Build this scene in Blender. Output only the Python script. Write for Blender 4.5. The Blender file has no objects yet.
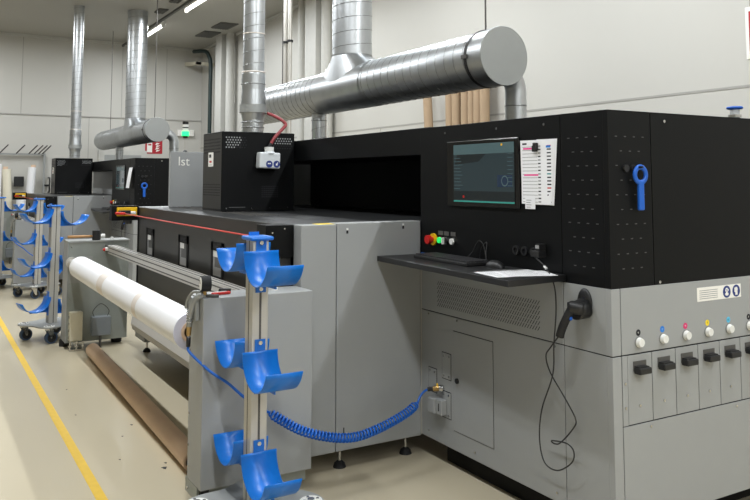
import bpy, bmesh, math, random
from mathutils import Vector, Matrix
random.seed(7)
PI = math.pi
SC = bpy.context.scene
COL = SC.collection
V = Vector

# ------------------------------------------------------------------ materials
MATS = {}
def lin(c):
    return tuple(((v/255)/12.92 if v/255 <= .04045 else ((v/255+.055)/1.055)**2.4) for v in c)

def mat(name, rgb, rough=.5, metal=0., var=.06, nscale=12., bump=0., bscale=200., emit=None, estr=0., spec=.5, coat=0., trans=0.):
    """rgb is sRGB 0-255; base colour gets a soft noise variation."""
    if name in MATS: return MATS[name]
    m = bpy.data.materials.new(name); m.use_nodes = True
    nt = m.node_tree; N = nt.nodes; L = nt.links
    b = N['Principled BSDF']
    b.inputs['Roughness'].default_value = rough
    b.inputs['Metallic'].default_value = metal
    b.inputs['Specular IOR Level'].default_value = spec
    b.inputs['Coat Weight'].default_value = coat
    b.inputs['Transmission Weight'].default_value = trans
    tc = N.new('ShaderNodeTexCoord')
    nz = N.new('ShaderNodeTexNoise'); nz.inputs['Scale'].default_value = nscale; nz.inputs['Detail'].default_value = 4
    L.new(tc.outputs['Object'], nz.inputs['Vector'])
    c = lin(rgb)
    mx = N.new('ShaderNodeMix'); mx.data_type = 'RGBA'
    mx.inputs['A'].default_value = (*[v*(1-var) for v in c], 1)
    mx.inputs['B'].default_value = (*[min(1, v*(1+var)) for v in c], 1)
    L.new(nz.outputs['Fac'], mx.inputs['Factor'])
    L.new(mx.outputs['Result'], b.inputs['Base Color'])
    if bump:
        n2 = N.new('ShaderNodeTexNoise'); n2.inputs['Scale'].default_value = bscale
        L.new(tc.outputs['Object'], n2.inputs['Vector'])
        bp = N.new('ShaderNodeBump'); bp.inputs['Strength'].default_value = bump; bp.inputs['Distance'].default_value = .002
        L.new(n2.outputs['Fac'], bp.inputs['Height']); L.new(bp.outputs['Normal'], b.inputs['Normal'])
    if emit:
        b.inputs['Emission Color'].default_value = (*lin(emit), 1)
        b.inputs['Emission Strength'].default_value = estr
    MATS[name] = m
    return m

GREY   = mat('grey_powder_coat', (153,155,155), .42, var=.02, bump=.05, bscale=600)
GREY2  = mat('grey_powder_coat_side', (153,155,155), .45, var=.02, bump=.05, bscale=600)
BLACK  = mat('black_powder_coat', (11,12,13), .47, var=.03, bump=.08, bscale=500, spec=.17)
BLACKD = mat('black_matte', (13,13,14), .6, spec=.2)
SEAM   = mat('dark_seam', (20,20,24), .8)
BPLAST = mat('black_plastic', (26,26,27), .45)
RUBBER = mat('black_rubber', (24,24,25), .75)
TABLE  = mat('vacuum_table', (42,43,44), .35, nscale=30)
COVER  = mat('charcoal_cover', (36,36,35), .45, var=.04)
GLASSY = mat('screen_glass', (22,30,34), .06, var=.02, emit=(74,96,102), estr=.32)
UIREFL     = mat('screen_marks_reflection', (60,80,84), .2, emit=(96,120,122), estr=.35)  # screen print, and the pale band of the painted reflection
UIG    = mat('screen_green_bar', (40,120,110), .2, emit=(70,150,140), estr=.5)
REFLB    = mat('screen_blue_reflection', (30,44,62), .2, emit=(36,52,74), estr=.4)  # blue box seen in the painted reflection
REFLD   = mat('screen_dark_reflection', (20,26,28), .08, emit=(38,50,54), estr=.3)  # dark parts of the reflection painted on the screen
KEYM   = mat('key_cap_plastic', (46,46,48), .5)
BEZEL  = mat('glossy_bezel', (14,14,15), .15)
RED    = mat('red_plastic', (196,30,26), .35)
YEL    = mat('yellow_plastic', (236,186,18), .4)
WHITEP = mat('white_plastic', (226,226,222), .35)
GREENL = mat('green_lit_button', (30,200,90), .3, emit=(40,230,110), estr=1.2)
BEACL  = mat('green_beacon_light', (30,220,100), .3, emit=(30,245,110), estr=4.)
CHROME = mat('chrome', (200,200,198), .2, metal=1.)
ALU    = mat('anodised_aluminium', (196,193,186), .4, metal=.4, var=.03)
ALUS   = mat('aluminium_slot', (92,90,87), .6, metal=.3)
GALV   = mat('galvanised_steel', (188,191,193), .36, metal=.95, var=.16, nscale=9)
GALVS  = mat('galvanised_seam', (150,152,153), .35, metal=.9)
DCAP   = mat('duct_end_plate', (158,160,158), .55, metal=.55, var=.04)
GPLATE = mat('zinc_plate', (146,151,146), .42, metal=.4, var=.2, nscale=5)
BEIGEM = mat('yellow_zinc', (212,206,184), .42, metal=.2, var=.1)
BLUE   = mat('blue_powder_coat', (10,108,200), .36, var=.03)
BLUED  = mat('blue_plastic', (10,88,186), .4)
HOSE   = mat('blue_hose', (12,96,192), .4)
LGREY  = mat('light_grey_panel', (196,195,193), .45, var=.02)
PAPER  = mat('white_paper', (239,239,241), .7, var=.015)
PAPERE = mat('roll_end_paper', (206,206,222), .7, var=.03, nscale=60)
TAPE   = mat('paper_tape_band', (226,217,208), .6, var=.05)
KRAFT  = mat('kraft_cardboard', (222,192,164), .7, var=.09, nscale=6)
KRAFT2 = mat('kraft_tube_standing', (166,142,114), .7, var=.07, nscale=6)
INKTXT = mat('grey_print', (150,150,150), .7)
DARKTX = mat('dark_print', (40,40,44), .7)
PINK   = mat('pink_marker', (240,70,150), .7)
TEAL   = mat('teal_print', (60,150,150), .7)
WOODH  = mat('wooden_handle', (176,132,84), .55, var=.12, nscale=40)
BRASS  = mat('brass', (176,146,96), .35, metal=.9)
ROPE   = mat('red_rope', (206,78,70), .6)
PHOSE  = mat('pink_hose', (150,62,66), .4)
BOTTLE = mat('milky_plastic', (206,210,212), .4, var=.03)
BICON  = mat('blue_pictogram', (34,52,120), .5)
LMP    = mat('fluorescent_tube', (255,255,250), .5, emit=(255,252,244), estr=9.)
LMPH   = mat('white_lamp_housing', (225,224,220), .5)
CEILG  = mat('dark_vent_grille', (92,92,88), .7)
REDS   = mat('red_sign', (168,24,40), .5)
WHITES = mat('white_sign', (236,234,228), .6)
CYAN   = mat('cyan_label', (20,120,210), .5); MAG = mat('magenta_label', (214,40,110), .5)
YELL   = mat('yellow_label', (240,212,40), .5); LCY = mat('light_cyan_label', (90,186,222), .5)
DGREEN = mat('dark_green_pipe', (22,44,42), .45)
PEG    = mat('peg_hole_edge', (78,79,79), .5)
CLEAR  = mat('clear_plastic', (220,224,226), .15, trans=.5)
YLINE  = mat('yellow_floor_paint', (222,182,46), .55, var=.1, nscale=20)
HOODL  = mat('hood_side_lit', (38,37,35), .45)
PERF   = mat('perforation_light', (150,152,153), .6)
COLW   = mat('white_steel_column', (190,189,183), .5)

def wall_mat(name, rgb, joints, axis, zj, top=None):
    """painted sandwich panels with a fine horizontal joint"""
    m = mat(name, rgb, .45, var=.02, nscale=1.2)
    return m
WALLM = mat('painted_wall_panel', (193,191,184), .5, var=.015, nscale=.8)
CEILM = mat('painted_ceiling', (168,166,158), .55, var=.015, nscale=.8)
JOINT = mat('panel_joint', (160,158,152), .7)

def floor_material():
    m = mat('epoxy_floor', (199,188,163), .26, var=.05, nscale=.7)
    nt = m.node_tree; N = nt.nodes; L = nt.links; b = N['Principled BSDF']
    tc = N.new('ShaderNodeTexCoord')
    n = N.new('ShaderNodeTexNoise'); n.inputs['Scale'].default_value = 3.; n.inputs['Detail'].default_value = 2
    L.new(tc.outputs['Object'], n.inputs['Vector'])
    r = N.new('ShaderNodeMapRange'); r.inputs['To Min'].default_value = .14; r.inputs['To Max'].default_value = .36
    L.new(n.outputs['Fac'], r.inputs['Value']); b.inputs['Roughness'].default_value = .2
    return m
FLOORM = floor_material()

# ------------------------------------------------------------------ mesh builder
WL = {}     # object name -> world location at build time
class MB:
    def __init__(s): s.bm = bmesh.new(); s.mats = []
    def mi(s, m):
        if m not in s.mats: s.mats.append(m)
        return s.mats.index(m)
    def face(s, pts, m, smooth=False):
        vs = [s.bm.verts.new(p) for p in pts]
        f = s.bm.faces.new(vs); f.material_index = s.mi(m); f.smooth = smooth
        return s
    def box(s, x0, x1, y0, y1, z0, z1, m, M=None):
        x0,x1 = min(x0,x1),max(x0,x1); y0,y1 = min(y0,y1),max(y0,y1); z0,z1 = min(z0,z1),max(z0,z1)
        c = [(x0,y0,z0),(x1,y0,z0),(x1,y1,z0),(x0,y1,z0),(x0,y0,z1),(x1,y0,z1),(x1,y1,z1),(x0,y1,z1)]
        if M: c = [M @ V(p) for p in c]
        vs = [s.bm.verts.new(p) for p in c]
        for f in ((3,2,1,0),(4,5,6,7),(0,1,5,4),(1,2,6,5),(2,3,7,6),(3,0,4,7)):
            q = s.bm.faces.new([vs[i] for i in f]); q.material_index = s.mi(m)
        return s
    def rbox(s, x0, x1, y0, y1, z0, z1, m, r=.004, seg=2, M=None):
        """box with rounded edges"""
        t = bmesh.new(); bmesh.ops.create_cube(t, size=1)
        for v in t.verts: v.co = V((x0+(v.co.x+.5)*(x1-x0), y0+(v.co.y+.5)*(y1-y0), z0+(v.co.z+.5)*(z1-z0)))
        bmesh.ops.bevel(t, geom=t.edges[:], offset=r, segments=seg, affect='EDGES', profile=.5)
        s.merge(t, m, M, smooth=False); return s
    def merge(s, t, m, M=None, smooth=False):
        idx = s.mi(m); mp = {}
        for v in t.verts: mp[v] = s.bm.verts.new(M @ v.co if M else v.co)
        for f in t.faces:
            try:
                q = s.bm.faces.new([mp[v] for v in f.verts]); q.material_index = idx; q.smooth = smooth
            except ValueError: pass
        t.free()
    def frame(s, d):
        d = V(d).normalized(); a = V((0,0,1)) if abs(d.z) < .9 else V((1,0,0))
        u = d.cross(a).normalized(); return d, u, d.cross(u).normalized()
    def cyl(s, p0, p1, r, m, r1=None, seg=24, cap=True, capm=None, smooth=True):
        p0, p1 = V(p0), V(p1); r1 = r if r1 is None else r1
        d, u, w = s.frame(p1-p0)
        A = [s.bm.verts.new(p0+(u*math.cos(2*PI*i/seg)+w*math.sin(2*PI*i/seg))*r) for i in range(seg)]
        B = [s.bm.verts.new(p1+(u*math.cos(2*PI*i/seg)+w*math.sin(2*PI*i/seg))*r1) for i in range(seg)]
        k = s.mi(m); kc = s.mi(capm or m)
        for i in range(seg):
            f = s.bm.faces.new((A[i],A[(i+1)%seg],B[(i+1)%seg],B[i])); f.material_index = k; f.smooth = smooth
        if cap:
            for p, R, rev in ((p0, r, True), (p1, r1, False)):
                C = [s.bm.verts.new(p+(u*math.cos(2*PI*i/seg)+w*math.sin(2*PI*i/seg))*R) for i in range(seg)]
                f = s.bm.faces.new(C[::-1] if rev else C); f.material_index = kc
        return s
    def tube(s, pts, r, m, seg=10, smooth=True, cap=True):
        pts = [V(p) for p in pts]; n = len(pts); k = s.mi(m); rings = []
        rs = r if isinstance(r, (list, tuple)) else [r]*n
        d0 = (pts[1]-pts[0]).normalized(); _, u, w = s.frame(d0)
        for i in range(n):
            d = (pts[min(i+1,n-1)]-pts[max(i-1,0)])
            d = d.normalized() if d.length > 1e-9 else d0
            u = (u - d*u.dot(d)).normalized(); w = d.cross(u)
            rings.append([s.bm.verts.new(pts[i]+(u*math.cos(2*PI*j/seg)+w*math.sin(2*PI*j/seg))*rs[i]) for j in range(seg)])
        for i in range(n-1):
            for j in range(seg):
                f = s.bm.faces.new((rings[i][j],rings[i][(j+1)%seg],rings[i+1][(j+1)%seg],rings[i+1][j])); f.material_index = k; f.smooth = smooth
        if cap:
            for R, rev in ((rings[0],True),(rings[-1],False)):
                f = s.bm.faces.new(R[::-1] if rev else R); f.material_index = k
        return s
    def ring(s, p0, p1, ro, ri, m, seg=32):
        """annular sleeve between two points"""
        p0, p1 = V(p0), V(p1); d, u, w = s.frame(p1-p0); k = s.mi(m)
        def c(p, r): return [s.bm.verts.new(p+(u*math.cos(2*PI*i/seg)+w*math.sin(2*PI*i/seg))*r) for i in range(seg)]
        a, b, e, g = c(p0,ro), c(p1,ro), c(p1,ri), c(p0,ri)
        for A, B in ((a,b),(b,e),(e,g),(g,a)):
            for i in range(seg):
                f = s.bm.faces.new((A[i],A[(i+1)%seg],B[(i+1)%seg],B[i])); f.material_index = k
        return s
    def torus(s, c, ax, R, r, m, seg=28, ts=10, sx=1., M=None):
        c = V(c); d, u, w = s.frame(ax); k = s.mi(m); g = []
        for i in range(seg):
            a = 2*PI*i/seg; q = u*math.cos(a)+w*math.sin(a)
            g.append([s.bm.verts.new(c+q*(R+r*math.cos(2*PI*j/ts))+d*r*sx*math.sin(2*PI*j/ts)) for j in range(ts)])
        for i in range(seg):
            for j in range(ts):
                f = s.bm.faces.new((g[i][j],g[(i+1)%seg][j],g[(i+1)%seg][(j+1)%ts],g[i][(j+1)%ts])); f.material_index = k; f.smooth = True
        return s
    def ball(s, c, r, m, sc=(1,1,1), u=16, v=10):
        t = bmesh.new(); bmesh.ops.create_uvsphere(t, u_segments=u, v_segments=v, radius=r)
        s.merge(t, m, Matrix.Translation(V(c)) @ Matrix.Diagonal((*sc,1)), True); return s
    def prism(s, poly, fn, a, b, m, smooth=False):
        """extrude 2D polygon; fn(u,v,t) -> 3D"""
        k = s.mi(m)
        A = [s.bm.verts.new(fn(u,v,a)) for u,v in poly]; B = [s.bm.verts.new(fn(u,v,b)) for u,v in poly]
        n = len(poly)
        for i in range(n):
            f = s.bm.faces.new((A[i],A[(i+1)%n],B[(i+1)%n],B[i])); f.material_index = k; f.smooth = smooth
        f = s.bm.faces.new(A[::-1]); f.material_index = k
        f = s.bm.faces.new(B); f.material_index = k
        return s
    def helix(s, p0, p1, R, pitch, m, r=.003, seg=24):
        p0, p1 = V(p0), V(p1); d, u, w = s.frame(p1-p0); Ln = (p1-p0).length
        n = int(Ln/pitch*seg); pts = []
        for i in range(n+1):
            a = 2*PI*i/seg; pts.append(p0+d*(Ln*i/n)+(u*math.cos(a)+w*math.sin(a))*R)
        return s.tube(pts, r, m, seg=4)
    def build(s, name, parent=None, bevel=0., at=None, recalc=True):
        bm = s.bm
        if recalc: bmesh.ops.recalc_face_normals(bm, faces=bm.faces[:])
        co = [v.co for v in bm.verts]
        lo = V((min(c.x for c in co),min(c.y for c in co),min(c.z for c in co))); hi = V((max(c.x for c in co),max(c.y for c in co),max(c.z for c in co)))
        org = V(at) if at else (V(((lo.x+hi.x)/2,(lo.y+hi.y)/2,lo.z)) if parent is None else (lo+hi)/2)
        for v in bm.verts: v.co -= org
        me = bpy.data.meshes.new(name); bm.to_mesh(me); bm.free()
        for m in s.mats: me.materials.append(m)
        o = bpy.data.objects.new(name, me); COL.objects.link(o)
        WL[o.name] = org.copy()
        if parent:
            o.parent = parent; o.location = org - WL[parent.name]
        else: o.location = org
        if bevel:
            b = o.modifiers.new('bevel','BEVEL'); b.width = bevel; b.segments = 2; b.limit_method = 'ANGLE'; b.angle_limit = .7
        return o

def thing(name, label, cat, loc, group=None):
    o = bpy.data.objects.new(name, None); COL.objects.link(o); o.location = loc
    o.empty_display_size = .1
    WL[o.name] = V(loc); o['label'] = label; o['category'] = cat
    if group: o['group'] = group
    return o
def tag(o, label, cat, group=None):
    o['label'] = label; o['category'] = cat
    if group: o['group'] = group
    return o
def structure(o): o['kind'] = 'structure'; return o
def kids(o): return [c for c in bpy.data.objects if c.parent == o]
def copy_tree(o, parent=None):
    c = o.copy(); COL.objects.link(c)
    if parent: c.parent = parent
    WL[c.name] = WL[o.name].copy()
    for ch in kids(o): copy_tree(ch, c)
    return c
def dup(o, d, label, rotz=None):
    c = copy_tree(o); c.location = V(o.location)+V(d); c['label'] = label
    if rotz is not None: c.rotation_euler.z = rotz
    return c
def text(name, body, size, loc, rot, m, parent=None, align='CENTER', ext=.0006):
    cu = bpy.data.curves.new(name, 'FONT'); cu.body = body; cu.size = size; cu.extrude = ext
    cu.align_x = align; cu.align_y = 'CENTER'; cu.materials.append(m)
    tmp = bpy.data.objects.new('tmp', cu); COL.objects.link(tmp)
    bpy.context.view_layer.update()
    me = bpy.data.meshes.new_from_object(tmp.evaluated_get(bpy.context.evaluated_depsgraph_get()))
    bpy.data.objects.remove(tmp); bpy.data.curves.remove(cu)
    if not me.materials: me.materials.append(m)
    o = bpy.data.objects.new(name, me); COL.objects.link(o); o.rotation_euler = rot
    WL[o.name] = V(loc)
    if parent: o.parent = parent; o.location = V(loc)-WL[parent.name]
    else: o.location = loc
    return o
RX = (PI/2, 0, PI/2)     # lettering on a face that looks towards +X
RY = (PI/2, 0, 0)        # lettering on a face that looks towards -Y
def smooth_path(pts, n=8):
    """Catmull-Rom through the points"""
    P = [V(p) for p in pts]; P = [P[0]*2-P[1]]+P+[P[-1]*2-P[-2]]; out = []
    for i in range(1, len(P)-2):
        a,b,c,d = P[i-1:i+3]
        for k in range(n):
            t = k/n
            out.append(.5*((2*b)+(c-a)*t+(2*a-5*b+4*c-d)*t*t+(3*b-a-3*c+d)*t**3))
    out.append(P[-2]); return out

# ------------------------------------------------------------------ room shell
XF, YB, ZC, XN, YN = -17.2, 5.4, 4.5, 4.5, -6.0
structure(MB().box(XF-.2, XN+.2, YN-.2, YB+.2, -.15, 0, FLOORM).build('floor'))
structure(MB().box(XF-.2, XN+.2, YN-.2, YB+.2, ZC, ZC+.15, CEILM).build('ceiling'))
w = MB().box(XF-.2, XF, YN, YB, 0, ZC, WALLM)
for y in (-4.2,-2.2,-.3, 1.69, 3.65, 4.6): w.box(XF, XF+.003, y-.006, y+.006, 2.87, ZC, JOINT)
for y in (-4.2,-2.2,-.3, .9, 3.0): w.box(XF, XF+.003, y-.006, y+.006, 0, 2.86, JOINT)
w.box(XF, XF+.02, YN, YB, 2.86, 2.885, JOINT)
structure(w.build('wall_far'))
w = MB().box(XF, XN, YB, YB+.2, 0, ZC, WALLM)
w.box(XF, XN, YB-.004, YB, 2.255, 2.275, JOINT)
for x in (-13.2,-9.2, -3.62, .4): w.box(x-.006, x+.006, YB-.003, YB, 0, 2.255, JOINT)
for x in (-3.62, 1.0): w.box(x-.006, x+.006, YB-.003, YB, 2.275, ZC, JOINT)
structure(w.build('wall_back'))
structure(MB().box(XN, XN+.2, YN, YB, 0, ZC, WALLM).build('wall_near'))
structure(MB().box(XF, XN, YN-.2, YN, 0, ZC, WALLM).build('wall_aisle'))
structure(MB().box(XF, XF+.05, YN, YB, ZC-.05, ZC, COLW).build('trim_1'))
structure(MB().box(XF, XN, YB-.05, YB, ZC-.05, ZC, COLW).build('trim_2'))
ln = MB()
ln.box(-17.0, -1.5, .80, .85, 0, .0012, YLINE)
tag(ln.build('floor_marking'), 'worn yellow line painted along the aisle floor', 'floor line')

sm = MB()
for (x,y,r) in ((-5.2,1.22,.007),(-4.35,1.20,.013),(-5.6,.95,.005),(-4.6,1.02,.005),(-6.3,1.0,.005),(-5.0,1.12,.005),(-4.42,1.225,.007),(-3.7,1.0,.006)):
    sm.prism([(x+r*(1+.4*math.sin(5*k_+x))*math.cos(k_*1.05)*1.5, y+r*(1+.4*math.cos(3*k_))*math.sin(k_*1.05)) for k_ in range(6)], lambda u,v,w_: V((u,v,w_)), 0, .0012, DARKTX)
sm = sm.build('floor_scuffs'); tag(sm, 'small dark scuff marks scattered on the beige aisle floor', 'scuff marks'); sm['kind'] = 'stuff'

# columns and pipes by the back wall
structure(MB().box(-15.53,-15.15, 5.15, 5.4, 0, ZC, COLW).build('trim_3'))
structure(MB().box(-11.14,-10.75, 5.15, 5.4, 0, ZC, COLW).build('trim_4'))
GP = 'white pipes beside the wall columns'
tag(MB().cyl((-14.95,5.27,0),(-14.95,5.27,ZC),.085,COLW,seg=20).build('pipe'), 'white vertical pipe right of the far wall column', 'pipe', GP)
tag(MB().cyl((-11.56,5.29,0),(-11.56,5.29,ZC),.07,COLW,seg=20).build('pipe'), 'thin white vertical pipe left of the wall column beside the large duct', 'pipe', GP)
tag(MB().cyl((-10.60,5.27,0),(-10.60,5.27,ZC-.1),.09,COLW,seg=20).build('pipe'), 'white vertical pipe right of the wall column beside the large duct', 'pipe', GP)
tag(MB().tube(smooth_path([(-16.2,5.27,0),(-16.2,5.27,3.2),(-16.2,5.27,4.0),(-16.22,5.24,4.2),(-16.32,5.18,4.32),(-16.7,5.05,4.36)]),.042,DGREEN,seg=12).build('drain_pipe'),
    'dark green pipe running up the far corner and bending left', 'pipe')
tag(MB().prism([(-17.19,4.18),(-17.19,4.10),(-16.3,4.02),(-16.3,4.08)], lambda u,v,t: V((u,t,v)), 5.0,5.1, BEIGEM).box(-16.40,-16.30,5.0,5.39,4.02,4.08,BEIGEM).build('wall_bracket'),
    'short grey bracket arm on the far wall beside the dark pipe', 'bracket')

# twin conduits
X0 = -9.36
for i,(dx,r) in enumerate(((0,.035),(.14,.027))):
    px = X0+dx
    q = MB().cyl((px,4.05,0),(px,4.05,ZC),r,ALU,seg=14)
    t = q.build('conduit'); tag(t, ('thicker left' if i==0 else 'thinner right')+' pipe of the two thin metal pipes rising behind the black printer', 'conduit', 'twin metal conduits')
    MB().cyl((px,4.05,3.33),(px,4.05,3.36),r+.012,BPLAST,seg=14).build('clamp', t)

# ceiling grilles
for k,(x,y) in enumerate(((-14.95,4.72),(-13.75,4.72),(-12.45,3.27),(-15.6,3.27))):
    pass
def grille(x0,x1,y0,y1,label):
    g = MB().box(x0,x1,y0,y1,ZC-.02,ZC,CEILG)
    t = g.build('ceiling_vent'); tag(t, label, 'vent', 'ceiling grilles')
    s = MB(); n = int((y1-y0)/.05)
    for i in range(n): s.box(x0+.02,x1-.02,y0+.02+i*.05,y0+.045+i*.05,ZC-.03,ZC-.018,CEILG)
    s.build('slats', t); return t
def ceiling_strip(x, y, label):
    t = thing('ceiling_lamp', label, 'lamp', (x,y,ZC), 'fluorescent strip lamps on the ceiling')
    MB().rbox(x-.63,x+.63,y-.05,y+.05,ZC-.07,ZC-.005,LMPH,.01).build('housing', t)
    MB().cyl((x-.6,y,ZC-.095),(x+.6,y,ZC-.095),.022,LMP,seg=14).build('tube', t)
    for sx in (-1,1): MB().box(x+sx*.615-.015,x+sx*.615+.015,y-.03,y+.03,ZC-.125,ZC-.06,LMPH).build('lamp_holder', t)
    l = bpy.data.lights.new('strip_light','AREA'); l.shape = 'RECTANGLE'; l.size = 1.2; l.size_y = .08
    l.energy = LAMP_W; l.color = (.93,.968,1)
    lo = bpy.data.objects.new('strip_light', l); COL.objects.link(lo); lo.location = (x,y,ZC-.13)
    return t
LAMP_W = 105
ROWS = (3.76, .55)
for r,y in enumerate(ROWS):
    for i in range(8):
        x = -15.0+2.7*i
        if r == 0:
            lab = ['white fluorescent strip on the ceiling beyond the tall far duct','white fluorescent strip on the ceiling between the far duct and the hood duct'][i] if i<2 else 'white fluorescent strip lamp on the ceiling over the back of the hall'
        else: lab = 'white fluorescent strip lamp on the ceiling over the aisle'
        ceiling_strip(x,y,lab)
tag(MB().box(-17.1,4.3,3.60,3.64,ZC-.10,ZC-.06,CEILG).build('cable_rail'), 'thin grey cable rail along the ceiling strip lamps', 'rail')

# ------------------------------------------------------------------ printer
OFF = -8.473
def printer():
    t = thing('industrial_printer', 'nearest large black and grey printing machine with ink drawers on its right side', 'printer', (-5,3,0), 'wide format printing machines')
    XR, XL, YF, ZM, ZT = -2.357, -3.8, 2.5, 1.094, 1.85
    # ---- lower grey cabinet: dark core, panels with seams
    g = .0025
    b = MB().box(XL+.004, XR-.004, YF+.004, 4.1, .125, ZM, SEAM)
    b.rbox(XL, -2.641-g, YF, YF+.03, .12, .815-g, GREY, .002); b.rbox(XL, -2.641-g, YF, YF+.03, .815+g, ZM-.001, GREY, .002)
    b.rbox(-2.641+g, XR-.03, YF, YF+.03, .12, .815-g, GREY, .001); b.rbox(-2.641+g, XR-.03, YF, YF+.03, .815+g, ZM-.001, GREY, .001)
    b.rbox(XR-.03, XR, YF+.0, 2.552, .12, .815-g, GREY, .002); b.rbox(XR-.03, XR, YF, 2.552, .815+g, ZM-.001, GREY, .002)
    b.rbox(XR-.03, XR, 2.556, 4.1, .815+g, ZM-.001, GREY, .002)
    b.rbox(XR-.03, XR, 2.556, 2.586, .527, .815-g, GREY, .001)
    b.rbox(XR-.03, XR, 2.556, 4.1, .12, .523, GREY, .002)
    for (y,z) in ((2.571,.70),(2.571,.60)): b.cyl((XR-.001,y,z),(XR+.003,y,z),.006,CHROME,seg=10)
    for y in (2.72,3.3,3.9): b.cyl((XR-.001,y,.505),(XR+.003,y,.505),.006,CHROME,seg=10)
    for (x,z) in ((-3.72,.80),(-3.45,.80),(-2.70,.80),(-3.72,.16),(-3.3,.16),(-2.7,.16)): b.cyl((x,YF-.003,z),(x,YF+.001,z),.006,CHROME,seg=10)
    b.box(XL,XL+.008,YF-.003,YF,.12,1.09,ALU)
    b.build('lower_cabinet', t)
    MB().box(-3.66, -2.5, 2.58, 4.0, 0, .13, BLACKD).build('plinth', t)
    # ---- drawers
    for i in range(10):
        y0 = 2.588+.151*i; y1 = y0+.147
        d = MB().rbox(XR-.03, XR, y0, y1, .528, .8115, GREY, .002)
        d.cyl((XR-.001,(y0+y1)/2-.005,.60),(XR+.004,(y0+y1)/2-.005,.60),.006,CHROME,seg=10)
        d = d.build('ink_drawer', t)
        yc = (y0+y1)/2-.005
        MB().box(XR, XR+.003, yc-.035, yc+.042, .745, .785, ALUS).build('latch_plate', d)
        MB().rbox(XR+.002, XR+.04, yc-.036, yc+.036, .735, .762, BPLAST, .005).box(XR, XR+.03, yc-.03, yc+.03, .762, .766, BPLAST).build('handle', d)
        MB().cyl((XR,yc,.862),(XR+.006,yc,.862),.023,CHROME,seg=24).cyl((XR+.006,yc,.862),(XR+.02,yc,.862),.021,WHITEP,r1=.017,seg=24).build('push_button', t)
        cm, ch = ((SEAM,'K'),(CYAN,'C'),(MAG,'M'),(YELL,'Y'),(LCY,'LC'))[i%5]
        lb = MB().cyl((XR-.0005,yc,.902),(XR+.001,yc,.902),.0135,cm,seg=24).build('colour_label', t)
        text('lettering', ch, .011, (XR+.0012,yc,.902), RX, WHITEP if ch in 'KCM' else DARKTX, lb, ext=.0002)
    # ---- warning label
    w = MB().box(XR, XR+.001, 3.045, 3.36, 1.0, 1.062, WHITES)
    for k in range(5):
        w.box(XR+.001, XR+.0014, 3.06, 3.06+.13+.012*((k*3)%3), 1.01+k*.009, 1.013+k*.009, INKTXT)
    w = w.build('warning_label', t)
    for yy in (3.255,3.325):
        q = MB().cyl((XR+.0008,yy,1.031),(XR+.0016,yy,1.031),.028,BICON,seg=28)
        q.ball((XR+.0016,yy,1.038),.011,WHITES,(.06,1,1))
        if yy<3.3: q.box(XR+.0014,XR+.0026,yy-.016,yy+.016,1.034,1.043,BICON); q.box(XR+.0014,XR+.0028,yy-.013,yy-.002,1.035,1.042,WHITES); q.box(XR+.0014,XR+.0028,yy+.002,yy+.013,1.035,1.042,WHITES); q.ball((XR+.0016,yy,1.02),.013,WHITES,(.06,1,.6))
        else: q.box(XR+.0014,XR+.0024,yy-.008,yy+.008,1.012,1.034,WHITES); q.box(XR+.0014,XR+.0024,yy-.014,yy-.006,1.026,1.046,WHITES)
        q.build('pictogram', w)
    # ---- upper black cabinet
    b = MB().box(XL+.004, XR-.004, YF+.004, 4.1, ZM, ZT-.003, SEAM)
    b.rbox(XL, -2.641-g, YF, YF+.03, ZM+.001, ZT, BLACK, .002); b.rbox(-2.641+g, XR-.03, YF, YF+.03, ZM+.001, ZT, BLACK, .001)
    b.rbox(XR-.03, XR, YF, 2.763, ZM+.001, ZT, BLACK, .002); b.rbox(XR-.03, XR, 2.768, 4.1, ZM+.001, ZT, BLACK, .002)
    b.box(XL, XR, YF+.01, 4.1, ZT-.004, ZT-.001, BLACK)
    b.cyl((XR,2.857,1.812),(XR+.003,2.857,1.812),.007,CHROME,seg=10); b.cyl((XR,2.80,1.105),(XR+.003,2.80,1.105),.007,CHROME,seg=10)
    for x in (-3.55,-3.1,-2.75): b.cyl((x,YF-.002,1.81),(x,YF+.001,1.81),.006,PEG,seg=10)
    for r in range(10):
        z = 1.735-.0625*r
        for c in range(3 if r%2 else 4):
            y = 2.55+.055*c+(.028 if r%2 else 0); b.box(XR-.001, XR+.001, y-.006, y+.006, z, z+.004, PEG)
            x = -2.59+.055*c+(.028 if r%2 else 0)
            if x < -2.39: b.box(x-.007, x+.007, YF-.001, YF+.001, z, z+.004, PEG)
    b.build('upper_cabinet', t)
    hk = MB().cyl((XR,2.655,1.605),(XR+.05,2.655,1.605),.005,BPLAST,seg=8).cyl((XR,2.645,1.60),(XR+.012,2.645,1.60),.016,BPLAST,seg=14).cyl((XR,2.60,1.60),(XR+.012,2.60,1.60),.016,BPLAST,seg=14)
    hk.build('peg_hook', t)
    # ---- monitor, with a reflection of the room painted on its screen
    m = MB().rbox(-3.52,-2.92,YF-.012,YF+.01,1.408,1.76,BEZEL,.006).build('monitor', t)
    s = MB().box(-3.505,-2.945,YF-.0135,YF-.012,1.428,1.745,BEZEL)  # wide left margin left dark as part of the painted reflection
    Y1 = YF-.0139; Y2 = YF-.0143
    s.box(-3.452,-2.95,Y1,YF-.0135,1.442,1.738,GLASSY)  # teal body of the mirrored room, put into the screen colour
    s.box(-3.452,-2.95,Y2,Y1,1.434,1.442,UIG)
    s.box(-3.452,-2.95,Y2,Y1,1.685,1.738,UIREFL)  # pale top band painted as the mirrored room
    s.box(-3.452,-2.95,Y2,Y1,1.446,1.492,REFLD)  # dark lower band of the painted reflection
    s.prism([(-3.42,1.685),(-3.17,1.685),(-3.235,1.645),(-3.44,1.632)], lambda u,v,w: V((u,w,v)), Y2, Y1, REFLD)  # roof shape of the mirrored machine, painted on
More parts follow.
